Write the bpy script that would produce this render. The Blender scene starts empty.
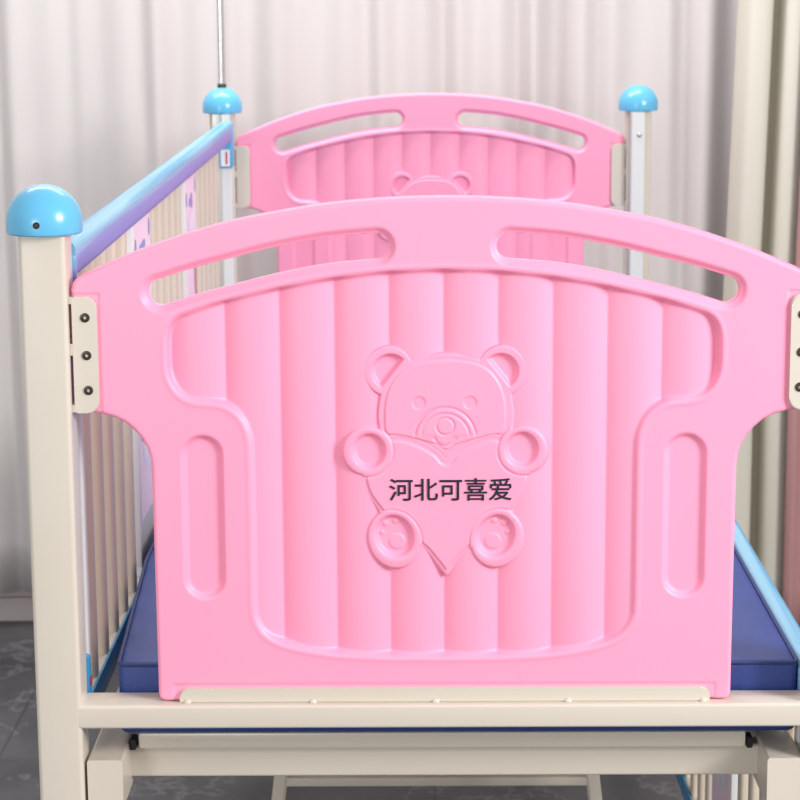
import bpy, bmesh, math, random
import numpy as np
from mathutils import Vector, Matrix
C = bpy.context.scene.collection
R = math.radians
random.seed(4)

# ---------------------------------------------------------------- materials
def lin(h):
    h = h.lstrip('#'); v = [int(h[i:i+2], 16)/255 for i in (0, 2, 4)]
    return tuple(c/12.92 if c <= .04045 else ((c+.055)/1.055)**2.4 for c in v) + (1,)
def mat(name, col, rough=.5, metal=0, coat=0, spec=.5, noise=None, bump=0, bscale=200, sss=0):
    m = bpy.data.materials.new(name); m.use_nodes = True
    nt = m.node_tree; b = nt.nodes['Principled BSDF']
    b.inputs['Base Color'].default_value = lin(col); b.inputs['Roughness'].default_value = rough
    b.inputs['Metallic'].default_value = metal; b.inputs['Coat Weight'].default_value = coat
    b.inputs['Coat Roughness'].default_value = .15
    b.inputs['Specular IOR Level'].default_value = spec
    if sss:
        b.inputs['Subsurface Weight'].default_value = sss; b.inputs['Subsurface Scale'].default_value = .01
    tc = nt.nodes.new('ShaderNodeTexCoord')
    if noise:
        n = nt.nodes.new('ShaderNodeTexNoise'); n.inputs['Scale'].default_value = noise[1]; n.inputs['Detail'].default_value = 4
        nt.links.new(tc.outputs['Object'], n.inputs['Vector'])
        r = nt.nodes.new('ShaderNodeValToRGB'); r.color_ramp.elements[0].position = .35; r.color_ramp.elements[1].position = .65
        r.color_ramp.elements[0].color = lin(col); r.color_ramp.elements[1].color = lin(noise[0])
        nt.links.new(n.outputs['Fac'], r.inputs['Fac']); nt.links.new(r.outputs['Color'], b.inputs['Base Color'])
    if bump:
        n = nt.nodes.new('ShaderNodeTexNoise'); n.inputs['Scale'].default_value = bscale; n.inputs['Detail'].default_value = 3
        nt.links.new(tc.outputs['Object'], n.inputs['Vector'])
        bp = nt.nodes.new('ShaderNodeBump'); bp.inputs['Strength'].default_value = bump; bp.inputs['Distance'].default_value = .001
        nt.links.new(n.outputs['Fac'], bp.inputs['Height']); nt.links.new(bp.outputs['Normal'], b.inputs['Normal'])
    return m
PINK = mat('pink_plastic', '#ff9ebd', .42, noise=('#ffa0bf', 3), bump=.06, bscale=900, spec=.45, sss=0)
CREAM = mat('cream_enamel', '#d0c6b7', .32, noise=('#d2c9bb', 4), bump=.04, bscale=300, coat=.2)
BLUECAP = mat('sky_blue_plastic', '#5eb4db', .28, bump=.03, bscale=500, coat=.3)
WHITEM = mat('white_enamel', '#dededc', .3, bump=.03, bscale=300)
ALU = mat('aluminium', '#c9c6c2', .35, metal=.8, bump=.03, bscale=300)
CHROME = mat('chrome', '#cfcdcc', .12, metal=1, bump=.01, bscale=100)
STEEL = mat('dark_steel', '#4d463f', .35, metal=.8, bump=.05, bscale=2000)
STEELL = mat('bright_steel', '#c2bbb0', .3, metal=.8, bump=.05, bscale=2000)
RUBBER = mat('black_rubber', '#161616', .7, bump=.1, bscale=500)
NAVY = mat('navy_ink', '#0c1430', .5, bump=.02, bscale=500)
LOWER = mat('teal_blue_enamel', '#2f86b6', .35, bump=.03, bscale=500)
CORNER = mat('blue_corner_plastic', '#4fa9d8', .35, bump=.03, bscale=500)
RED = mat('red_ink', '#c0263a', .5, bump=.02, bscale=500)
PAPER = mat('white_sticker', '#eeecee', .5, bump=.02, bscale=500)
SLAT = mat('slat_enamel', '#d2c4b1', .4, noise=('#d6c9b8', 4), bump=.03, bscale=300)
MATT = mat('blue_mattress_cloth', '#263f82', .5, noise=('#2a458b', 6), bump=.5, bscale=500)
PIPE = mat('blue_piping', '#26376f', .6, bump=.4, bscale=900)
P_PINK = mat('pale_pink_print', '#f5dce8', .4, noise=('#efd6ea', 9), bump=.02, bscale=500)
P_VIOLET = mat('violet_print', '#8d8fd0', .4, noise=('#6f9fd6', 60), bump=.02, bscale=500)
P_WHITE = mat('white_print', '#f3eef2', .4, noise=('#e3dcee', 40), bump=.02, bscale=500)
P_BROWN = mat('tan_print', '#c79a78', .4, noise=('#a87454', 90), bump=.02, bscale=500)
WALL = mat('wall_paint', '#dcd4d4', .8, noise=('#d8d0d0', 2), bump=.1, bscale=60)
BASEB = mat('baseboard_paint', '#d3c6c6', .5, noise=('#cdc0c0', 5), bump=.03, bscale=100)

def cloth(name, c1, c2, rough=.9, trans=.0, ns=(2, 2, .5)):
    m = mat(name, c1, rough, bump=.25, bscale=700, spec=.15)
    nt = m.node_tree; b = nt.nodes['Principled BSDF']
    tc = nt.nodes.new('ShaderNodeTexCoord'); mp = nt.nodes.new('ShaderNodeMapping'); mp.inputs['Scale'].default_value = ns
    n = nt.nodes.new('ShaderNodeTexNoise'); n.inputs['Scale'].default_value = 3
    nt.links.new(tc.outputs['Object'], mp.inputs['Vector']); nt.links.new(mp.outputs[0], n.inputs['Vector'])
    r = nt.nodes.new('ShaderNodeValToRGB'); r.color_ramp.elements[0].color = lin(c1); r.color_ramp.elements[1].color = lin(c2)
    nt.links.new(n.outputs['Fac'], r.inputs['Fac']); nt.links.new(r.outputs['Color'], b.inputs['Base Color'])
    if trans:
        t = nt.nodes.new('ShaderNodeBsdfTranslucent'); nt.links.new(r.outputs['Color'], t.inputs['Color'])
        mx = nt.nodes.new('ShaderNodeMixShader'); mx.inputs[0].default_value = trans
        out = nt.nodes['Material Output']
        nt.links.new(b.outputs[0], mx.inputs[1]); nt.links.new(t.outputs[0], mx.inputs[2]); nt.links.new(mx.outputs[0], out.inputs['Surface'])
    return m
SHEER = cloth('sheer_white_cloth', '#e9e5e3', '#e2dcdb', trans=.25)
DRAPE = cloth('cream_drape_cloth', '#dcd8cb', '#d3cfc0')
ROSE = cloth('dusty_pink_drape_cloth', '#bd9291', '#b38786')

def rail_mat():     # rainbow film: blue on top running to violet below, with long streaks
    m = mat('blue_violet_film', '#9bd0ec', .38, coat=.1, spec=.3, bump=.02, bscale=300)
    nt = m.node_tree; b = nt.nodes['Principled BSDF']
    tc = nt.nodes.new('ShaderNodeTexCoord'); sx = nt.nodes.new('ShaderNodeSeparateXYZ')
    nt.links.new(tc.outputs['Generated'], sx.inputs[0])
    mp = nt.nodes.new('ShaderNodeMapping'); mp.inputs['Scale'].default_value = (90, 1.6, 90)
    n = nt.nodes.new('ShaderNodeTexNoise'); n.inputs['Scale'].default_value = 1; n.inputs['Detail'].default_value = 3
    nt.links.new(tc.outputs['Object'], mp.inputs['Vector']); nt.links.new(mp.outputs[0], n.inputs['Vector'])
    a = nt.nodes.new('ShaderNodeMath'); a.operation = 'MULTIPLY_ADD'; a.inputs[1].default_value = .5; 
    nt.links.new(n.outputs['Fac'], a.inputs[0]); nt.links.new(sx.outputs['Z'], a.inputs[2])
    r = nt.nodes.new('ShaderNodeValToRGB'); e = r.color_ramp.elements
    e[0].position = .45; e[0].color = lin('#7585cc'); e[1].position = 1.38 if False else 1.0; e[1].color = lin('#78b8da')
    x = e.new(.85); x.color = lin('#7f96d4'); x = e.new(.94); x.color = lin('#8ab0dc')
    nt.links.new(a.outputs[0], r.inputs['Fac'])
    # second mix: top face streaks light/dark blue
    r2 = nt.nodes.new('ShaderNodeValToRGB'); r2.color_ramp.elements[0].color = lin('#579fc4'); r2.color_ramp.elements[1].color = lin('#8cc0da')
    r2.color_ramp.elements[0].position = .4; r2.color_ramp.elements[1].position = .6
    nt.links.new(n.outputs['Fac'], r2.inputs['Fac'])
    st = nt.nodes.new('ShaderNodeMapRange'); st.inputs['From Min'].default_value = .6; st.inputs['From Max'].default_value = .9
    nt.links.new(sx.outputs['Z'], st.inputs['Value'])
    mx = nt.nodes.new('ShaderNodeMixRGB'); nt.links.new(st.outputs[0], mx.inputs[0])
    nt.links.new(r.outputs['Color'], mx.inputs[1]); nt.links.new(r2.outputs['Color'], mx.inputs[2])
    nt.links.new(mx.outputs[0], b.inputs['Base Color'])
    return m
FILM = rail_mat()

def floor_mat():
    m = mat('grey_marble_tile', '#55555c', .32)
    nt = m.node_tree; b = nt.nodes['Principled BSDF']
    tc = nt.nodes.new('ShaderNodeTexCoord')
    n = nt.nodes.new('ShaderNodeTexNoise'); n.inputs['Scale'].default_value = 5; n.inputs['Detail'].default_value = 8
    nt.links.new(tc.outputs['Object'], n.inputs['Vector'])
    r = nt.nodes.new('ShaderNodeValToRGB'); r.color_ramp.elements[0].position = .3; r.color_ramp.elements[1].position = .7
    r.color_ramp.elements[0].color = lin('#3a3a3d'); r.color_ramp.elements[1].color = lin('#58585b')
    nt.links.new(n.outputs['Fac'], r.inputs['Fac'])
    # thin pale veins: noise contour lines
    n2 = nt.nodes.new('ShaderNodeTexNoise'); n2.inputs['Scale'].default_value = 2.2; n2.inputs['Detail'].default_value = 6; n2.inputs['Roughness'].default_value = .65
    nt.links.new(tc.outputs['Object'], n2.inputs['Vector'])
    s = nt.nodes.new('ShaderNodeMath'); s.operation = 'SUBTRACT'; s.inputs[1].default_value = .5
    ab = nt.nodes.new('ShaderNodeMath'); ab.operation = 'ABSOLUTE'
    mr = nt.nodes.new('ShaderNodeMapRange'); mr.inputs['From Min'].default_value = 0; mr.inputs['From Max'].default_value = .014
    mr.inputs['To Min'].default_value = .35; mr.inputs['To Max'].default_value = 0
    nt.links.new(n2.outputs['Fac'], s.inputs[0]); nt.links.new(s.outputs[0], ab.inputs[0]); nt.links.new(ab.outputs[0], mr.inputs['Value'])
    mx = nt.nodes.new('ShaderNodeMixRGB'); mx.inputs[2].default_value = lin('#98969a')
    nt.links.new(mr.outputs[0], mx.inputs[0]); nt.links.new(r.outputs['Color'], mx.inputs[1])
    br = nt.nodes.new('ShaderNodeTexBrick'); br.offset = 0; br.inputs['Scale'].default_value = 1
    br.inputs['Brick Width'].default_value = .8; br.inputs['Row Height'].default_value = .8; br.inputs['Mortar Size'].default_value = .0015
    br.inputs['Color1'].default_value = (1, 1, 1, 1); br.inputs['Color2'].default_value = (1, 1, 1, 1); br.inputs['Mortar'].default_value = (.3, .3, .3, 1)
    nt.links.new(tc.outputs['Object'], br.inputs['Vector'])
    mu = nt.nodes.new('ShaderNodeMixRGB'); mu.blend_type = 'MULTIPLY'; mu.inputs[0].default_value = 1
    nt.links.new(mx.outputs[0], mu.inputs[1]); nt.links.new(br.outputs['Color'], mu.inputs[2])
    nt.links.new(mu.outputs[0], b.inputs['Base Color'])
    return m
FLOOR = floor_mat()

# ---------------------------------------------------------------- mesh helpers
def link(name, me, m, parent=None, loc=None):
    o = bpy.data.objects.new(name, me); C.objects.link(o)
    if m:
        for mm in (m if isinstance(m, (list, tuple)) else [m]): me.materials.append(mm)
    if parent: o.parent = parent
    if loc: o.location = loc
    return o
def finish(bm, name, m, parent=None, smooth=True, ang=35):
    bmesh.ops.recalc_face_normals(bm, faces=bm.faces)
    me = bpy.data.meshes.new(name)
    if smooth:
        for f in bm.faces: f.smooth = True
        for e in bm.edges:
            if len(e.link_faces) == 2 and e.calc_face_angle(0) > R(ang): e.smooth = False
    bm.to_mesh(me); bm.free()
    return link(name, me, m, parent)
def box(bm, x0, x1, y0, y1, z0, z1, bev=0, seg=3, mi=0):
    r = bmesh.ops.create_cube(bm, size=1)
    vs = r['verts']
    bmesh.ops.transform(bm, verts=vs, matrix=Matrix.Translation(((x0+x1)/2, (y0+y1)/2, (z0+z1)/2)) @ Matrix.Diagonal((x1-x0, y1-y0, z1-z0, 1)))
    es = list({e for v in vs for e in v.link_edges})
    fs = {f for v in vs for f in v.link_faces}
    for f in fs: f.material_index = mi
    if bev: 
        r = bmesh.ops.bevel(bm, geom=es, offset=bev, segments=seg, profile=.5, affect='EDGES')
        for f in r['faces']: f.material_index = mi
def vbox(bm, x0, x1, y0, y1, z0, z1, rr, axis=2, n=5):
    """tube with rounded long edges: rounded-rectangle section extruded along an axis"""
    lo, hi = (Vector((x0, y0, z0)), Vector((x1, y1, z1)))
    a, b = [(1, 2), (0, 2), (0, 1)][axis]
    pts = []
    for cx, cy, s in ((hi[a]-rr, hi[b]-rr, 0), (lo[a]+rr, hi[b]-rr, 90), (lo[a]+rr, lo[b]+rr, 180), (hi[a]-rr, lo[b]+rr, 270)):
        for k in range(n+1):
            t = R(s+90*k/n); pts.append((cx+rr*math.cos(t), cy+rr*math.sin(t)))
    rings = []
    for h in (lo[axis], hi[axis]):
        ring = []
        for p in pts:
            v = [0, 0, 0]; v[a], v[b], v[axis] = p[0], p[1], h
            ring.append(bm.verts.new(v))
        rings.append(ring)
    N = len(pts)
    for i in range(N): bm.faces.new((rings[0][i], rings[0][(i+1) % N], rings[1][(i+1) % N], rings[1][i]))
    bm.faces.new(rings[0][::-1]); bm.faces.new(rings[1])
def cyl(bm, p, q, r, n=24, r2=None, mi=0):
    p, q = Vector(p), Vector(q); d = q-p
    rot = d.to_track_quat('Z', 'Y').to_matrix().to_4x4()
    res = bmesh.ops.create_cone(bm, cap_ends=True, segments=n, radius1=r, radius2=r if r2 is None else r2, depth=d.length,
                          matrix=Matrix.Translation((p+q)/2) @ rot)
    for f in {f for v in res['verts'] for f in v.link_faces}: f.material_index = mi
def lathe(bm, prof, c=(0, 0, 0), n=48):
    rings = []
    for r, z in prof:
        if r < 1e-6: rings.append([bm.verts.new((c[0], c[1], c[2]+z))])
        else: rings.append([bm.verts.new((c[0]+r*math.cos(2*math.pi*k/n), c[1]+r*math.sin(2*math.pi*k/n), c[2]+z)) for k in range(n)])
    for a, b in zip(rings, rings[1:]):
        for k in range(n):
            k2 = (k+1) % n
            if len(a) == 1: bm.faces.new((a[0], b[k], b[k2]))
            elif len(b) == 1: bm.faces.new((a[k], a[k2], b[0]))
            else: bm.faces.new((a[k], a[k2], b[k2], b[k]))
def tag(o, label=None, cat=None, group=None, kind=None):
    if label: o['label'] = label
    if cat: o['category'] = cat
    if group: o['group'] = group
    if kind: o['kind'] = kind
def empty(name, loc):
    o = bpy.data.objects.new(name, None); C.objects.link(o); o.location = loc; o.empty_display_size = .1; return o
def dup(o, parent, dx=0, dy=0, dz=0):
    """copy of a part and its sub-parts"""
    c = o.copy(); C.objects.link(c); c.parent = parent; c.location = o.location + Vector((dx, dy, dz))
    for ch in [k for k in bpy.data.objects if k.parent == o]:
        d = ch.copy(); C.objects.link(d); d.parent = c
    return c

# ---------------------------------------------------------------- distance fields for the moulded panels
def catmull(pts, n=8, closed=True):
    P = np.array(pts, float); N = len(P); out = []
    rng = range(N) if closed else range(N-1)
    for i in rng:
        p0 = P[(i-1) % N] if closed or i > 0 else P[i]
        p1 = P[i]; p2 = P[(i+1) % N]
        p3 = P[(i+2) % N] if closed or i+2 < N else P[i+1]
        for k in range(n):
            t = k/n
            out.append(.5*((2*p1)+(-p0+p2)*t+(2*p0-5*p1+4*p2-p3)*t*t+(-p0+3*p1-3*p2+p3)*t**3))
    if not closed: out.append(P[-1])
    return np.array(out)
def dist_line(X, Z, P, closed=False):
    d = np.full(X.shape, 1e9)
    Q = np.roll(P, -1, 0) if closed else P[1:]
    for (ax, az), (bx, bz) in zip(P[:len(Q)], Q):
        ex, ez = bx-ax, bz-az; L = ex*ex+ez*ez
        if L < 1e-14: continue
        t = np.clip(((X-ax)*ex+(Z-az)*ez)/L, 0, 1)
        d = np.minimum(d, (X-ax-t*ex)**2+(Z-az-t*ez)**2)
    return np.sqrt(d)
def sdf_poly(X, Z, P):
    """positive inside"""
    d = dist_line(X, Z, P, True); ins = np.zeros(X.shape, bool)
    Q = np.roll(P, -1, 0)
    for (ax, az), (bx, bz) in zip(P, Q):
        if az == bz: continue
        c = ((az > Z) != (bz > Z)) & (X < (bx-ax)*(Z-az)/(bz-az)+ax)
        ins ^= c
    return np.where(ins, d, -d)
def sm(t): 
    t = np.clip(t, 0, 1); return t*t*(3-2*t)
def circ(X, Z, cx, cz, r): return r-np.hypot(X-cx, Z-cz)
def ell(X, Z, cx, cz, rx, rz, rot=0):
    c, s = math.cos(R(rot)), math.sin(R(rot)); u = (X-cx)*c+(Z-cz)*s; v = -(X-cx)*s+(Z-cz)*c
    k = np.hypot(u/rx, v/rz)+1e-9
    return (1-k)*np.hypot(u, v)/k            # signed radial distance, positive inside

def relief_mesh(name, xs, zs, S, H, yback):
    """clip the grid to S>=0; front at y=H, back at y=yback, closed along the cut"""
    nx, nz = len(xs), len(zs)
    vid = {}; V = []
    idx = -np.ones((nx, nz), int); ins = S > 0
    ii, jj = np.nonzero(ins); idx[ii, jj] = np.arange(len(ii))
    V = list(zip(xs[ii], H[ii, jj], zs[jj]))
    faces = []
    cnt = ins[:-1, :-1].astype(int)+ins[1:, :-1]+ins[1:, 1:]+ins[:-1, 1:]
    fi, fj = np.nonzero(cnt == 4)
    quads = np.stack([idx[fi, fj], idx[fi+1, fj], idx[fi+1, fj+1], idx[fi, fj+1]], 1)
    faces = quads.tolist()
    bi, bj = np.nonzero((cnt > 0) & (cnt < 4)); edges = []
    def cut(a, b):
        k = (a, b) if a < b else (b, a)
        if k not in vid:
            sa, sb = S[k[0]], S[k[1]]; t = sa/(sa-sb)
            x = xs[k[0][0]]*(1-t)+xs[k[1][0]]*t; z = zs[k[0][1]]*(1-t)+zs[k[1][1]]*t
            y = H[k[0]]*(1-t)+H[k[1]]*t
            # the cut takes the height of the rounded rim
            vid[k] = len(V); V.append((x, max(y, H[k[0]], H[k[1]]), z))
        return vid[k]
    for i, j in zip(bi.tolist(), bj.tolist()):
        c = [(i, j), (i+1, j), (i+1, j+1), (i, j+1)]; poly = []; cuts = []
        for a in range(4):
            p, q = c[a], c[(a+1) % 4]
            if ins[p]: poly.append(int(idx[p]))
            if ins[p] != ins[q]:
                v = cut(p, q); poly.append(v); cuts.append((v, ins[p]))
        if len(poly) >= 3: faces.append(poly)
        if len(cuts) == 2:
            a = [v for v, out in cuts if out][0]; b = [v for v, out in cuts if not out][0]
            edges.append((a, b))
    n = len(V)
    V2 = [(x, yback, z) for x, y, z in V]
    allf = faces + [[n+k for k in f[::-1]] for f in faces] + [[b, a, n+a, n+b] for a, b in edges]
    me = bpy.data.meshes.new(name); me.from_pydata(V+V2, [], allf)
    me.polygons.foreach_set('use_smooth', [True]*len(allf))
    me.update()
    # sharp rim where the flat back begins
    bm = bmesh.new(); bm.from_mesh(me)
    for e in bm.edges:
        if len(e.link_faces) == 2 and e.verts[0].index >= n and e.verts[1].index >= n and e.calc_face_angle(0) > .6: e.smooth = False
    bm.to_mesh(me); bm.free()
    return me

mm = 1e-3
# outline of the moulded end panel, left half, metres, centred on the bed's axis
top = [(-372.5,1101),(-366,1107.5),(-341.5,1118.5),(-319.6,1127.7),(-298.4,1136),(-255.4,1150.6),(-212.7,1162.4),(-170.1,1170.8),(-127.6,1177.8),(-85.2,1182.4),(-42.9,1185),(0,1186)]
topc = catmull(top, 4, False)*mm
leftdown = [(0,661.5)]
base = [(-290.5,661.5),(-294,662.6),(-296.6,665),(-297.6,669)]
arch = [(-298.2,880),(-298.4,899.3),(-298.4,910),(-299.5,921),(-302.5,931.5),(-307.5,940.5),(-314.5,949.5),(-324,957.8),(-334.4,963.2),(-345.9,966.6),(-359.5,968.3),(-374,969.5)]
side = [(-374.5,1094.4)]
half = np.array([(0,661.5)]+base+arch+side)*mm
half = np.vstack([half, topc])
OUT = np.vstack([half, (half[::-1]*np.array([-1, 1]))[1:-1]])
rec = [(0,1112.2),(-54.4,1110.4),(-111.1,1104.2),(-163.9,1094.7),(-220.5,1081.5),(-254.9,1070.8),(-268,1065),(-275,1056.5),(-278.3,1045),(-279,1030),(-278.6,1013),(-276,1002),(-270.5,992),(-263,985),(-253,981),(-239,979.5),(-225,977.5),(-212,970.5),(-203,960),(-197.5,946),(-195.6,929.1),(-195.2,882.1),(-195.2,820),(-195,763.2),(-193,749),(-186.5,737),(-177,729),(-165,723.8),(-145,718.4),(-112.2,713.2),(-69.2,710.6),(-35,709.8),(0,709.7)]
rech = catmull(rec, 5, False)*mm
REC = np.vstack([rech, (rech[::-1]*np.array([-1, 1]))[1:-1]])
slot_c = catmull([(-284.5,1090.5),(-249,1101.5),(-213.8,1110.8),(-171,1121.5),(-128.3,1129.8),(-98,1133.5),(-67.5,1136)], 6, False)*mm

def end_panel_mesh():
    g = .00125
    xs = np.arange(-.3775, .37751, g); zs = np.arange(.6575, 1.1901, g)
    X, Z = np.meshgrid(xs, zs, indexing='ij'); A = -np.abs(X)
    so = sdf_poly(A, Z, np.vstack([half, [(.05, 1.186), (.05, .6615)]]))
    ds = dist_line(A, Z, slot_c)-.0138                    # >0 outside the slot
    S = np.minimum(so, ds)
    D = np.zeros_like(X)
    r = .0045
    e = np.clip(so, 0, r); D += r-np.sqrt(np.maximum(r*r-(r-e)**2, 0))
    D += .005*(1-sm(ds/.0075))*(ds < .0075)                 # dished rim of the slots
    # recess
    dr = sdf_poly(A, Z, np.vstack([rech, [(.05, .7097), (.05, 1.1122)]]))
    u = (np.abs(X)/.0553) % 1
    sc = 4*u*(1-u)                                       # rounded flutes meeting in sharp valleys
    dep = .0108-.0070*sc
    D = np.maximum(D, 0)+dep*sm((dr+.0025)/.0060)
    lip = np.exp(-((dr+.0045)/.0022)**2)*-.0006
    D += lip
    # upright side pockets
    t = np.clip(Z, .7930, .9235); ds2 = .0225-np.hypot(A+.2462, Z-t)
    D += .0058*sm(ds2/.0070)
    # seats pressed in for the hinge plates and for the bottom channel
    for q in (np.minimum(-(A+.3462), np.minimum(Z-.966, 1.0905-Z)), np.minimum(np.minimum(A+.2815, .6800-Z), 1)):
        D += .0012*sm(q/.0015+.5)
    for cx, cy, q_ in ((368.7, 449.5, .0215), (523.2, 449, .0215), (394.5, 536, .0235), (497.5, 536, .0235), (390.5, 371, .0205), (502, 371, .0205)):
        px_, pz_ = b(cx, cy); D = np.where(np.hypot(X-px_, Z-pz_) < q_, np.maximum(D, .0145), D)     # room behind the bear's hollows
    D = np.minimum(D, .0185)
    return relief_mesh('end_panel', xs, zs, S, D-.0100, .0110)

BX, BZ = .003, .9178
def b(x, y): return ((x-446.7)*1.03*mm+.0024, (460-y)*1.055*mm+BZ-.0026)     # bear drawing units (mm-like) to metres
def bear_mesh():
    g = .0009
    xs = np.arange(-.112, .1121, g); zs = np.arange(.786, 1.046, g)
    X, Z = np.meshgrid(xs, zs, indexing='ij')
    def pt(L, n=6, closed=True): return catmull([b(*p) for p in L], n, closed)
    head = sdf_poly(X, Z, pt([(380,425),(380,402),(386,383),(400,367),(420,357),(447,353),(474,357),(494,367),(508,383),(513.5,402),(513.5,425),(500,448),(447,474),(394,448)]))
    earL = ell(X, Z, *b(390.5,371), .0262, .0264); earR = ell(X, Z, *b(502,371), .0262, .0264)
    handL = circ(X, Z, *b(368.7,449.5), .0268); handR = circ(X, Z, *b(523.2,449), .0264)
    footL = ell(X, Z, *b(394.5,537.5), .0284, .0322, 20); footR = ell(X, Z, *b(497.5,537), .0284, .0322, -20)
    def heart(o):
        return pt([(447,458),(455,450),(470,441+o),(485,435.5+o),(498,434+o),(515,440),(528-o,455),(532-o,474),(528-o,491),(520-o,504),(508-o,518),(492-o*.8,532),(472-o*.6,548-o*.6),(458-o*.4,562-o),(447,575-o*1.6),(435-o*-.4,562-o),(423+o*.6,548-o*.6),(402+o*.8,532),(386+o,518),(374+o,504),(366+o,491),(362+o,474),(366+o,455),(379,440),(396,434+o),(409,435.5+o),(424,441+o),(439,450)], 5)
    ho = sdf_poly(X, Z, heart(0)); hi = ho-.0062
    S = head
    for q in (earL, earR, handL, handR, footL, footR, ho): S = np.maximum(S, q)
    D = np.zeros_like(X)
    r = .0042; e = np.clip(S, 0, r); D += 1.4*(r-np.sqrt(np.maximum(r*r-(r-e)**2, 0)))
    def groove(d, w, h): return h*np.exp(-(d/w)**2)
    limbs = np.maximum.reduce([handL, handR, footL, footR])
    inh = sm((ho-.000)/.002)                          # inside heart
    # face plateau line
    face = sdf_poly(X, Z, pt([(387,427),(387,405),(392,386),(404,371),(422,363),(447,361),(472,363),(489,371),(500,386),(505,405),(504.5,427),(500,433),(494,433),(460,441),(447,447),(434,441),(398,433),(392,433)]))
    out_h = sm(-ho/.0015+.5)
    out_l = sm(-limbs/.0015+.5)
    step = .0016
    D += np.where(face > -.0012, 0, 0)
    D += step*(1-sm((face+.0009)/.0018))*out_h*out_l*sm(S/.004)*.9
    # heart plateau: rim lower, centre raised
    D += step*1.0*(1-sm((hi+.0009)/.0018))*inh*out_l
    D += groove(ho, .0011, .0009)*out_l*(head > 0)
    # muzzle arch
    mo = ell(X, Z, *b(446,437), .031, .032); up = sm((Z-b(0, 437)[1])/.007)*out_h
    D += groove(mo, .0011, .0014)*up; D += groove(mo-.0062, .0011, .0012)*up
    D -= .0006*sm(mo/.002)*up
    for ex in (420, 470.5):
        q = circ(X, Z, *b(ex, 402), .0066); D += .0010*sm(q/.0016+.5)
    q = circ(X, Z, *b(446,425), .0090); D += groove(q, .0010, .0013)
    q = dist_line(X, Z, pt([(435,437),(439,442),(445.5,444.5),(452,442),(456,437)], 4, False)); D += .0012*np.exp(-(q/.0016)**2)
    # ears: half moon holes
    for cx, s in ((392, 1), (500.5, -1)):
        q = ell(X, Z, *b(cx,371.5), .0172, .0172)
        (ax, az), (bx, bz) = b(446.5-s*43.7, 361), b(446.5-s*64.5, 386.5)
        nx_, nz_ = (az-bz), (bx-ax); L = math.hypot(nx_, nz_); nx_, nz_ = nx_/L, nz_/L
        side_ = ((X-ax)*nx_+(Z-az)*nz_)*s
        # outer side of the chord, away from the head centre
        hx, hz = b(446.7, 400); sg = -np.sign(((hx-ax)*nx_+(hz-az)*nz_)*s)
        q = np.minimum(q, side_*sg)
        D += .0062*sm((q+.0022)/.0044)
    # paws: rounded rims with dished centres
    for (cx, cy, rx, ry, rot, q0) in ((370.5,449,.0150,.0165,0,handL), (521.5,448,.0150,.0165,0,handR), (395,534,.0178,.0212,20,footL), (495.5,534,.0178,.0212,-20,footR)):
        q = ell(X, Z, *b(cx, cy), rx, ry, rot)
        D += .0055*sm((q+.0030)/.0055)
        D += groove(q0, .0010, .0011)*(S > .003)
        D -= .0007*np.exp(-((q+.0062)/.0035)**2)
    for s, cx in ((1, 395), (-1, 495.5)):
        for dx, dy, rr in ((-s*9, -12, .0030), (s*1, -14.5, .0030), (-s*12.5, -3, .0026), (s*2.5, 6, .0085)):
            q = circ(X, Z, *b(cx+dx, 534+dy), rr); D -= .0011*sm(q/.002+.3)
    return relief_mesh('bear_relief', xs, zs, S, D-.0078, .0040)

# ---------------------------------------------------------------- THE SETTING
def struct(name, bm, m, smooth=False):
    o = finish(bm, name, m, None, smooth); o['kind'] = 'structure'; return o
bm = bmesh.new(); box(bm, -4, 4, -3.4, 2.56, -.05, 0); struct('floor', bm, FLOOR)
bm = bmesh.new(); box(bm, -4, 4, 2.50, 2.60, 0, 3.0); struct('wall_back', bm, WALL)
bm = bmesh.new(); box(bm, -4, 4, 2.478, 2.50, 0, .055, .002, 1); box(bm, -4, 4, 2.485, 2.50, .055, .072, .003, 2); struct('baseboard_back', bm, BASEB)

def curtain(name, x0, x1, z0, z1, yf, m, n, nzz=14, thick=.002, nodes=None):
    bmx = bmesh.new(); cols = []
    for i in range(n+1):
        x = x0+(x1-x0)*i/n; col = []
        for k in range(nzz+1):
            z = z0+(z1-z0)*k/nzz; xx, yy = yf(x, z); col.append(bmx.verts.new((xx, yy, z)))
        cols.append(col)
    for a, c in zip(cols, cols[1:]):
        for k in range(nzz): bmx.faces.new((a[k], c[k], c[k+1], a[k+1]))
    o = finish(bmx, name, m, None, True, 80)
    s = o.modifiers.new('thick', 'SOLIDIFY'); s.thickness = thick; s.offset = 0
    return o
fr = [(random.uniform(14, 85), random.uniform(0, 6.28), random.uniform(.3, 1)) for _ in range(11)]
def sheer_y(x, z):
    w = sum(a*math.sin(f*x+p+.35*math.sin(2.1*z+p)) for f, p, a in fr)/3.2
    g = 1/(1+math.exp(-(x-.46)/.03))                      # gathered tight towards its right edge
    y = 2.412+.016*w*(1-.5*g)+.022*g*math.sin(x*72+.5*math.sin(z*1.3))
    return x+.006*math.sin(f0*x+z), y
f0 = 40
o = curtain('sheer_curtain', -3.2, .70, .085, 2.8, sheer_y, SHEER, 900, 24)
tag(o, 'white sheer curtain in soft vertical folds behind the children\'s bed', 'curtain')
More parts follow.
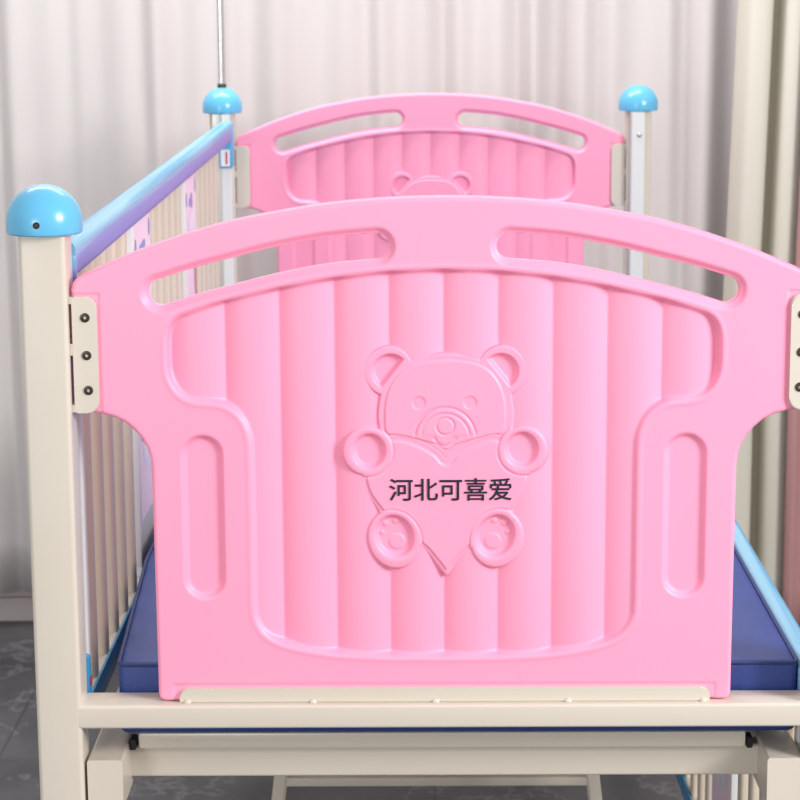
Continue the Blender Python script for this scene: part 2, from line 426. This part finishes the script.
# heavy cream drape: two broad folds with a deep hollow between
CR = [(.622, 2.345), (.627, 2.300), (.640, 2.272), (.662, 2.268), (.680, 2.275), (.6865, 2.30), (.688, 2.335), (.697, 2.345), (.708, 2.335), (.711, 2.30), (.716, 2.272), (.735, 2.262), (.752, 2.266), (.768, 2.285), (.785, 2.315), (.80, 2.345)]
CRc = catmull(CR, 7, False)
def strip(name, prof, z0, z1, m, nzz=24, wob=.003, thick=.003, seed=1, flare=0):
    bmx = bmesh.new(); cols = []
    for i, (x, y) in enumerate(prof):
        cols.append([bmx.verts.new((x+wob*math.sin(1.7*(z0+(z1-z0)*k/nzz)+seed+x*9)+flare*max(-.45, min(.6, z0+(z1-z0)*k/nzz-1.0)), y+wob*math.sin(2.3*(z0+(z1-z0)*k/nzz)+x*30), z0+(z1-z0)*k/nzz)) for k in range(nzz+1)])
    for a, c in zip(cols, cols[1:]):
        for k in range(nzz): bmx.faces.new((a[k], c[k], c[k+1], a[k+1]))
    o = finish(bmx, name, m, None, True, 80)
    s = o.modifiers.new('thick', 'SOLIDIFY'); s.thickness = thick; s.offset = 0
    return o
o = strip('cream_drape', CRc, .02, 2.8, DRAPE, flare=.03)
tag(o, 'heavy cream drape with two broad folds hanging right of the bed', 'curtain')
PR = [(.751, 2.235)]+[(.753+.012*k, 2.205+.030*math.sin(k*.62)) for k in range(1, 60)]
o = strip('dusty_pink_drape', catmull(PR, 3, False), .02, 2.8, ROSE, wob=.002, flare=.03)
tag(o, 'dusty pink drape hanging at the far right beside the cream drape', 'curtain')

# ---------------------------------------------------------------- THE BED
L = 2.0305; PW = .0235; PX = .4
bed = empty('childrens_hospital_bed', (0, 1.0, 0))
tag(bed, 'cream metal children\'s hospital bed with pink bear end panels and blue caps', 'bed')
def adopt(o):      # parts are modelled in room coordinates; keep them there under the bed's Empty
    o.parent = bed; o.location = (0, -1.0, 0); return o
def bpart(name, bmx, m, smooth=True, ang=35): return adopt(finish(bmx, name, m, None, smooth, ang))

# posts with domed caps
bm = bmesh.new(); vbox(bm, -PX-PW, -PX+PW, -PW, PW, .03, 1.153, .005); post = bpart('post', bm, CREAM)
bm = bmesh.new(); lathe(bm, [(0, 0), (.018, 0), (.026, .004), (.027, .012), (.022, .03), (0, .03)], (-PX, 0, 0)); finish(bm, 'rubber_foot', RUBBER, post)
def cap_prof():
    p = [(0, 1.151), (.0365, 1.151), (.0378, 1.1522), (.0382, 1.155), (.0382, 1.162)]
    for k in range(1, 15):
        t = R(90*k/14); p.append((.0382*math.cos(t), 1.162+.0380*math.sin(t)))
    p[-1] = (0, 1.2); return p
bm = bmesh.new(); lathe(bm, cap_prof(), (-PX, 0, 0)); capo = finish(bm, 'post_cap', BLUECAP, post)
for dx, dy in ((2*PX, 0), (0, L), (2*PX, L)):
    dup(post, bed, dx, dy)
bm = bmesh.new(); cyl(bm, (-PX-.0015, -.0366, 1.1625), (-PX-.0015, -.0387, 1.1625), .0034, 20)
s = finish(bm, 'screw', RUBBER, post)
bm = bmesh.new(); cyl(bm, (-PX-.0015, -.0380, 1.1625), (-PX-.0015, -.0390, 1.1627), .0013, 12); finish(bm, 'screw_tip', STEEL, post)

# end cross bars
bm = bmesh.new(); vbox(bm, -PX+PW-.0035, PX-PW+.0035, -PW+.0002, PW-.0002, .6360, .661, .003, 0); xb = bpart('end_bar', bm, CREAM)
dup(xb, bed, 0, L)

# moulded end panels
pm = end_panel_mesh(); bmsh = bear_mesh()
panel = adopt(link('end_panel', pm, PINK)); panel['label'] = 'pink moulded end panel nearest the camera'
bear = link('bear_relief', bmsh, PINK, panel)
tc = bpy.data.curves.new('lettering', 'FONT'); tc.body = '河北可喜爱'; tc.size = .0258; tc.extrude = .0003; tc.resolution_u = 4
tmp = bpy.data.objects.new('tmp', tc); C.objects.link(tmp); bpy.context.view_layer.update()
tmesh = bpy.data.meshes.new_from_object(tmp.evaluated_get(bpy.context.evaluated_depsgraph_get()))
bpy.data.objects.remove(tmp)
co = np.array([v.co[:] for v in tmesh.vertices]); mn, mx_ = co.min(0), co.max(0)
sxx = .1245/(mx_[0]-mn[0]); szz = .0232/(mx_[1]-mn[1])
for v in tmesh.vertices:
    x, y, z = v.co; v.co = (-.0556+(x-mn[0])*sxx, -.0084-z, .8750+(y-mn[1])*szz)
bmt = bmesh.new()
for k, (ax_, az_) in enumerate(((0, 0), (.0003, 0), (-.0003, 0), (0, .00022), (0, -.00022))):     # a little weight on the strokes
    n0 = len(bmt.verts); bmt.from_mesh(tmesh); bmt.verts.ensure_lookup_table()
    for v in bmt.verts[n0:]: v.co += Vector((ax_, -.00001*k, az_))
bmt.to_mesh(tmesh); bmt.free()
tmesh.materials.clear(); link('lettering', tmesh, NAVY, panel)['label'] = 'navy blue lettering across the bear\'s heart'
far = panel.copy(); C.objects.link(far); far.location = (0, L-1.0, 0); far['label'] = 'pink moulded end panel at the far end of the bed'
fb = bear.copy(); C.objects.link(fb); fb.parent = far

# hinge plates holding the panels to the posts
def hinge():
    bmx = bmesh.new(); pts = []
    x0, x1, z0, z1, rr = -.3735, -.3487, .9690, 1.0880, .0120
    for cx, cz, s_, r_ in ((x1-rr, z1-rr, 0, rr), (x0+.002, z1-.002, 90, .002), (x0+.002, z0+.002, 180, .002), (x1-rr, z0+rr, 270, rr)):
        for k in range(9):
            t = R(s_+90*k/8); pts.append((cx+r_*math.cos(t), cz+r_*math.sin(t)))
    for y0, y1 in ((-.0145, -.0085), (.0108, .0135)):
        a = [bmx.verts.new((x, y0, z)) for x, z in pts]; c = [bmx.verts.new((x, y1, z)) for x, z in pts]
        bmx.faces.new(a); bmx.faces.new(c[::-1])
        for k in range(len(pts)): bmx.faces.new((a[k], c[k], c[(k+1) % len(pts)], a[(k+1) % len(pts)]))
    bmesh.ops.bevel(bmx, geom=[e for e in bmx.edges if all(v.co.y < -.0144 for v in e.verts)], offset=.0011, segments=2, affect='EDGES')
    for zc, hh in ((1.0840, .0035), (1.0340, .0060), (.9735, .0040)):
        box(bmx, -.3768, -.3725, -.0142, .0130, zc-hh, zc+hh, .0005, 1)
    h = bpart('hinge_plate', bmx, CREAM)
    for xx, zz in ((-.3603, 1.0668), (-.3598, 1.0283), (-.3592, .9925)):
        b2 = bmesh.new()
        lathe(b2, [(0, 0), (.0018, .0001), (.0019, .0014), (.0026, .0016), (.0045, .0011), (.0049, 0), (.0049, -.001)], (0, 0, 0), 24)
        bmesh.ops.transform(b2, verts=b2.verts, matrix=Matrix.Translation((xx, -.0145, zz)) @ Matrix.Rotation(R(90), 4, 'X'))
        bmesh.ops.create_cone(b2, cap_ends=True, segments=6, radius1=.0017, radius2=.0015, depth=.0006, matrix=Matrix.Translation((xx, -.0149, zz)) @ Matrix.Rotation(R(90), 4, 'X'))
        b2.faces.ensure_lookup_table()
        for f_ in b2.faces:
            if max(v.co.y for v in f_.verts) < -.0144 and math.hypot(f_.calc_center_median().x-xx, f_.calc_center_median().z-zz) < .0018 and len(f_.verts) == 6: f_.material_index = 1
        sc_ = finish(b2, 'screw', [STEEL, STEELL], h, True, 25)
    return h
hp = hinge(); hp['label'] = 'cream plate with three dark screws'
hp_r = dup(hp, bed); hp_r.scale = (-1, 1, 1)
h3 = hp.copy(); C.objects.link(h3); h3.location = (0, L-1.0, 0); h4 = h3.copy(); C.objects.link(h4); h4.scale = (-1, 1, 1)
for h in (h3, h4):
    h['label'] = 'cream plate at the far end'

# channel gripping the foot of the panel
bm = bmesh.new(); pts = [(-.2755, .6610)]
for cx, s0 in ((-.2655, 180), (.2655, 90)):
    for k in range(9):
        t = R(s0-90*k/8); pts.append((cx+.010*math.cos(t), .6665+.010*math.sin(t)))
pts.append((.2755, .6610))
for y0, y1 in ((-.0140, -.0085), (.0112, .0140)):
    a = [bm.verts.new((x, y0, z)) for x, z in pts]; c = [bm.verts.new((x, y1, z)) for x, z in pts]
    bm.faces.new(a); bm.faces.new(c[::-1])
    for k in range(len(pts)): bm.faces.new((a[k], c[k], c[(k+1) % len(pts)], a[(k+1) % len(pts)]))
bmesh.ops.bevel(bm, geom=[e for e in bm.edges if all(v.co.y < -.0139 for v in e.verts)], offset=.0012, segments=2, affect='EDGES')
ch = bpart('bottom_channel', bm, CREAM); dup(ch, bed, 0, L)
for x in (-.267, -.1365, -.009, .1285, .269):
    bm = bmesh.new(); bmesh.ops.create_uvsphere(bm, u_segments=14, v_segments=8, radius=.0034, matrix=Matrix.Translation((x, -.0138, .6620)) @ Matrix.Diagonal((1.2, .8, .9, 1)))
    finish(bm, 'weld_bead', CREAM, ch)

# base frame
bm = bmesh.new(); vbox(bm, -.3735, -.3365, -.018, 2.045, .545, .6000, .003, 1); br = bpart('base_rail', bm, CREAM)
b2 = dup(br, bed, .710, 0)
bm = bmesh.new(); vbox(bm, -.3375, .3375, .048, .073, .5565, .5915, .003, 0); xr = bpart('base_crossbar', bm, CREAM)
dup(xr, bed, 0, L-.12); dup(xr, bed, 0, .95)
bm = bmesh.new(); box(bm, -.326, .3215, .033, 2.0, .5935, .6115, .003, 2); bpart('mattress_board', bm, CREAM)
bm = bmesh.new(); box(bm, .3225, .3290, .034, .052, .5920, .604, .001, 1); st = bpart('rubber_stop', bm, RUBBER)
dup(st, bed, -.658, 0)
# lugs that carry the base rails on the posts
bm = bmesh.new(); box(bm, -.380, -.3365, .150, .165, .56, .593, .001, 1); lg = bpart('frame_lug', bm, CREAM); dup(lg, bed, .7165, 0); dup(lg, bed, 0, L-.30); dup(lg, bed, .7165, L-.30)
# underframe trestle
bm = bmesh.new(); vbox(bm, -.235, .235, .992, 1.006, .181, .195, .002, 0); tr = bpart('trestle_bar', bm, CREAM)
for sgn in (-1, 1):
    bm = bmesh.new(); w = .0105
    lo = [(-w, -w), (w, -w), (w, w), (-w, w)]
    va = [bm.verts.new((sgn*.2640+dx, 1.0+dy, .0)) for dx, dy in lo]; vb = [bm.verts.new((sgn*.195+dx, 1.0+dy, .556)) for dx, dy in lo]
    bm.faces.new(va[::-1]); bm.faces.new(vb)
    for k in range(4): bm.faces.new((va[k], va[(k+1) % 4], vb[(k+1) % 4], vb[k]))
    bmesh.ops.bevel(bm, geom=[e for e in bm.edges if abs(e.verts[0].co.z-e.verts[1].co.z) > .3], offset=.003, segments=3, affect='EDGES')
    bpart('trestle_leg', bm, CREAM)

# side guards
GX = -.3875
def end_upright(y0, y1):
    b_ = bmesh.new(); vbox(b_, GX-.0085, GX+.0085, y0, y1, .675, 1.125, .003); return b_
def make_guard():
    b_ = bmesh.new(); vbox(b_, GX-.0135, GX+.0130, .030, 1.975, 1.1000, 1.1385, .0085, 1, 7)
    g = adopt(finish(b_, 'side_guard', FILM))
    b_ = bmesh.new(); vbox(b_, GX-.0125, GX+.0105, .030, 1.975, .627, .6515, .004, 1, 5); lr_ = finish(b_, 'lower_rail', SLAT, g)
    b_ = bmesh.new(); vbox(b_, GX+.0100, GX+.0130, .028, 1.975, .624, .6535, .001, 1, 2); finish(b_, 'rail_trim', LOWER, g)
    ys = [.112, .195, .279, .362, .446] + [.745, .825, .905, .985, 1.06] + [1.35, 1.43, 1.51, 1.59, 1.67]
    b_ = bmesh.new(); vbox(b_, GX-.0085, GX+.0085, ys[0]-.013, ys[0]+.013, .650, 1.113, .0055, 2, 6)
    s0 = finish(b_, 'slat', SLAT, g)
    for y in ys[1:]:
        c = s0.copy(); C.objects.link(c); c.parent = g; c.location = (0, y-ys[0], 0)
    for y in (.045, 1.940):
        b_ = bmesh.new(); vbox(b_, GX-.0085, GX+.0115, y-.010, y+.010, .650, 1.113, .003); finish(b_, 'end_upright', WHITEM, g)
    # printed boards
    for y0, y1, k in ((.512, .690, 0), (1.125, 1.29, 1)):
        b_ = bmesh.new(); box(b_, GX-.008, GX+.008, y0, y1, .660, 1.1010, .002, 2)
        box(b_, GX-.0085, GX+.0085, y0, y1, .650, .662)
        bd = finish(b_, 'guard_board', WHITEM, g, True, 30)
        b_ = bmesh.new(); xs_ = GX+.0081
        box(b_, xs_-.0006, xs_+.0003, y0+.008, y1-.004, .72, 1.0995, 0, 1, 0)
        def blob(cy, cz, ry, rz, mi, dx=.0006, n=20, star=0):
            vs = []
            for i in range(n):
                t = 2*math.pi*i/n; q = 1+star*math.sin(3*t+cy*9)
                vs.append(b_.verts.new((xs_+dx, cy+ry*q*math.cos(t), cz+rz*q*math.sin(t))))
            f = b_.faces.new(vs); f.material_index = mi
        w = y1-y0
        blob(y0+.50*w, 1.062 if k == 0 else 1.063, w*.17, .011, 1, star=.2)
        blob(y0+.12*w, 1.070, w*.05, .012, 1); blob(y0+.90*w, 1.083, w*.05, .012, 1)
        blob(y0+.55*w, 1.030, w*.26, .020, 2, star=.15)
        blob(y0+.50*w, .985, w*.34, .022, 2, star=.1)
        blob(y0+.80*w, .935, w*.12, .045, 3, star=.2)
        blob(y0+.30*w, .88, w*.2, .018, 1, star=.2); blob(y0+.55*w, .80, w*.3, .025, 2, star=.12); blob(y0+.2*w, .83, w*.06, .01, 1)
        pr = finish(b_, 'printed_picture', [P_PINK, P_VIOLET, P_WHITE, P_BROWN], bd, False)
        # thing > part > sub-part: keep the picture one level up
        pr.parent = g
    # corner brackets
    for y0, y1, z0, z1, m_ in ((.0245, .0365, 1.085, 1.125, FILM), (1.925, 1.976, 1.053, 1.130, CORNER), (.0245, .0365, .632, .700, LOWER), (1.925, 1.976, .632, .700, LOWER)):
        b_ = bmesh.new(); box(b_, GX-.0120, GX+.0135, y0, y1, z0, z1, .003, 2)
        br_ = finish(b_, 'corner_bracket', m_, g)
        if m_ is CORNER:
            b_ = bmesh.new(); box(b_, GX-.008, GX+.009, 1.9242, 1.9249, 1.057, 1.088); finish(b_, 'sticker', PAPER, g, False)
            b_ = bmesh.new(); box(b_, GX+.001, GX+.0045, 1.9237, 1.9241, 1.061, 1.084); finish(b_, 'red_stripe', RED, g, False)
    b_ = bmesh.new(); box(b_, GX+.0136, GX+.0141, .026, .035, .666, .676); finish(b_, 'red_stripe', RED, g, False)
    return g
g1 = make_guard(); g1['label'] = 'raised side guard on the left'
g2 = dup(g1, bed, 0, 0, -.450); g2.scale = (-1, 1, 1); g2['label'] = 'lowered side guard on the right'

# guide tracks on the far posts for the guards
def track(x, name='guide_track'):
    b_ = bmesh.new()
    y0, y1 = L-PW-.016, L-PW+.0005
    vbox(b_, x-.0125, x+.0125, y0, y1, .12, 1.150, .0015)
    t = bpart(name, b_, WHITEM)
    b_ = bmesh.new(); box(b_, x-.0155, x-.0122, y0+.001, y1, .12, 1.150, .0005, 1); finish(b_, 'track_lip', ALU, t)
    for z in (1.1065, .890, .55):
        b_ = bmesh.new(); bmesh.ops.create_uvsphere(b_, u_segments=16, v_segments=10, radius=.0048, matrix=Matrix.Translation((x+.002, y0, z)) @ Matrix.Diagonal((1, .6, 1, 1)))
        finish(b_, 'screw', STEELL, t)
    return t
track(.4-.003)
# left track: plain strip beside the guard's end
b_ = bmesh.new(); vbox(b_, -.4175, -.4005, L-PW-.012, L-PW+.0005, .12, 1.150, .0015); bpart('guide_track', b_, ALU)
b_ = bmesh.new(); vbox(b_, -.4000, -.3830, L-PW-.014, L-PW+.0005, .12, 1.150, .002); bpart('guide_track', b_, WHITEM)

# ---------------------------------------------------------------- mattress
def lean(x, y): return x-.022*min(1, max(0, y-.03)/.42)*max(0, -x)/.34      # bulges towards the left guard
def soft_block():
    x0, x1, y0, y1, z0, z1 = -.3445, .3735, .027, 1.995, .6120, .6915
    bmx = bmesh.new(); box(bmx, x0, x1, y0, y1, z0, z1, .008, 3)
    bmesh.ops.subdivide_edges(bmx, edges=[e for e in bmx.edges if e.calc_length() > .2], cuts=30, use_grid_fill=True)
    for v in bmx.verts:
        c = v.co; c.x = lean(c.x, c.y)
        e = min(c.x-lean(x0, c.y), x1-c.x, c.y-y0, y1-c.y)
        if c.z > .67: c.z += .0025*math.sin(c.x*11+1)*math.sin(c.y*7)*min(1, e/.05)
    return finish(bmx, 'mattress', MATT, None, True, 50)
mt = soft_block(); tag(mt, 'royal blue cloth covered mattress lying between the bed\'s side guards', 'mattress')
def ring(z, off=0.0, r=.0022):
    bmx = bmesh.new(); x0, x1, y0, y1 = -.3445-off, .3735+off, .027-off, 1.995+off; rr = .008
    P = []
    for cx, cy, s_ in ((x1-rr, y1-rr, 0), (x0+rr, y1-rr, 90), (x0+rr, y0+rr, 180), (x1-rr, y0+rr, 270)):
        for k in range(6):
            t = R(s_+18*k); P.append(Vector((cx+rr*math.cos(t), cy+rr*math.sin(t), z)))
    Q = []
    for p_, q_ in zip(P, P[1:]+P[:1]):
        m_ = max(1, int((q_-p_).length/.05)); Q += [p_.lerp(q_, k/m_) for k in range(m_)]
    P = [Vector((lean(p_.x, p_.y), p_.y, p_.z)) for p_ in Q]
    n = len(P); rings = []
    for i, p in enumerate(P):
        tn = (P[(i+1) % n]-P[i-1]).normalized(); nn = Vector((tn.y, -tn.x, 0))
        rings.append([bmx.verts.new(p+nn*r*math.cos(a)+Vector((0, 0, 1))*r*math.sin(a)) for a in [2*math.pi*q/8 for q in range(8)]])
    for i in range(n):
        for q in range(8): bmx.faces.new((rings[i][q], rings[i][(q+1) % 8], rings[(i+1) % n][(q+1) % 8], rings[(i+1) % n][q]))
    return bmx
finish(ring(.6895, -.0005), 'piping', PIPE, mt)

# ---------------------------------------------------------------- drip pole
pole = empty('iv_pole', (-.4, L, 1.1985)); tag(pole, 'chrome drip pole rising from the blue cap on the far left bed post', 'pole')
bm = bmesh.new(); cyl(bm, (0, 0, 0), (0, 0, .80), .0068, 24); finish(bm, 'pole_tube', CHROME, pole)
bm = bmesh.new(); cyl(bm, (0, 0, 0), (0, 0, .008), .0085, 24); finish(bm, 'collar', STEEL, pole)
bm = bmesh.new()
for s_ in (-1, 1):
    prev = Vector((0, 0, .79))
    for k in range(1, 13):
        t = k/12; q = Vector((s_*(.12*t), 0, .79+.05*math.sin(t*4.2)-.02*t)); cyl(bm, prev, q, .003, 10); prev = q
finish(bm, 'hook', CHROME, pole)

# ---------------------------------------------------------------- light
w = bpy.data.worlds.new('room_light'); bpy.context.scene.world = w; w.use_nodes = True
w.node_tree.nodes['Background'].inputs[0].default_value = (.98, .98, 1, 1); w.node_tree.nodes['Background'].inputs[1].default_value = .76
def lamp(name, loc, target, size, power, col=(1, 1, 1), sy=None):
    l = bpy.data.lights.new(name, 'AREA'); l.energy = power; l.size = size; l.color = col
    if sy: l.shape = 'RECTANGLE'; l.size_y = sy
    o = bpy.data.objects.new(name, l); C.objects.link(o); o.location = loc
    o.rotation_euler = (Vector(target)-Vector(loc)).to_track_quat('-Z', 'Y').to_euler(); return o
lamp('key_softbox', (2.4, -1.7, 2.1), (0, .0, .9), .9, 104, (1, .985, .975))
lamp('fill_softbox', (-1.4, -3.0, 1.3), (0, .3, .8), .7, 24, (1, .99, .985))
lamp('added_curtain_light', (-.5, 1.75, 3.0), (-.5, 2.42, .9), 2.4, 56, (1, .99, .985), .4)  # area light added overhead to brighten the sheer curtain, not a room fixture

# ---------------------------------------------------------------- camera
cam = bpy.data.cameras.new('camera'); co_ = bpy.data.objects.new('camera', cam); C.objects.link(co_)
pi_, ya, ro, f = .1909, -.0085, -.0064, 2162.98
c, s = math.cos(ya), math.sin(ya)
fw = Vector((s*math.cos(pi_), c*math.cos(pi_), -math.sin(pi_))); r = Vector((c, -s, 0)); u = r.cross(fw)
r2 = r*math.cos(ro)+u*math.sin(ro); u2 = -r*math.sin(ro)+u*math.cos(ro)
M = Matrix((r2, u2, -fw)).transposed().to_4x4(); M.translation = Vector((-.0259, -2.1617, 1.3961))
co_.matrix_world = M
cam.sensor_width = 36; cam.lens = f/800*36; cam.clip_start = .05
cam.dof.use_dof = True; cam.dof.focus_distance = 2.3; cam.dof.aperture_fstop = 16
sc = bpy.context.scene; sc.camera = co_
sc.view_settings.view_transform = 'Standard'; sc.view_settings.look = 'None'; sc.view_settings.gamma = 1; sc.view_settings.use_curve_mapping = False
sc.view_settings.exposure = 0
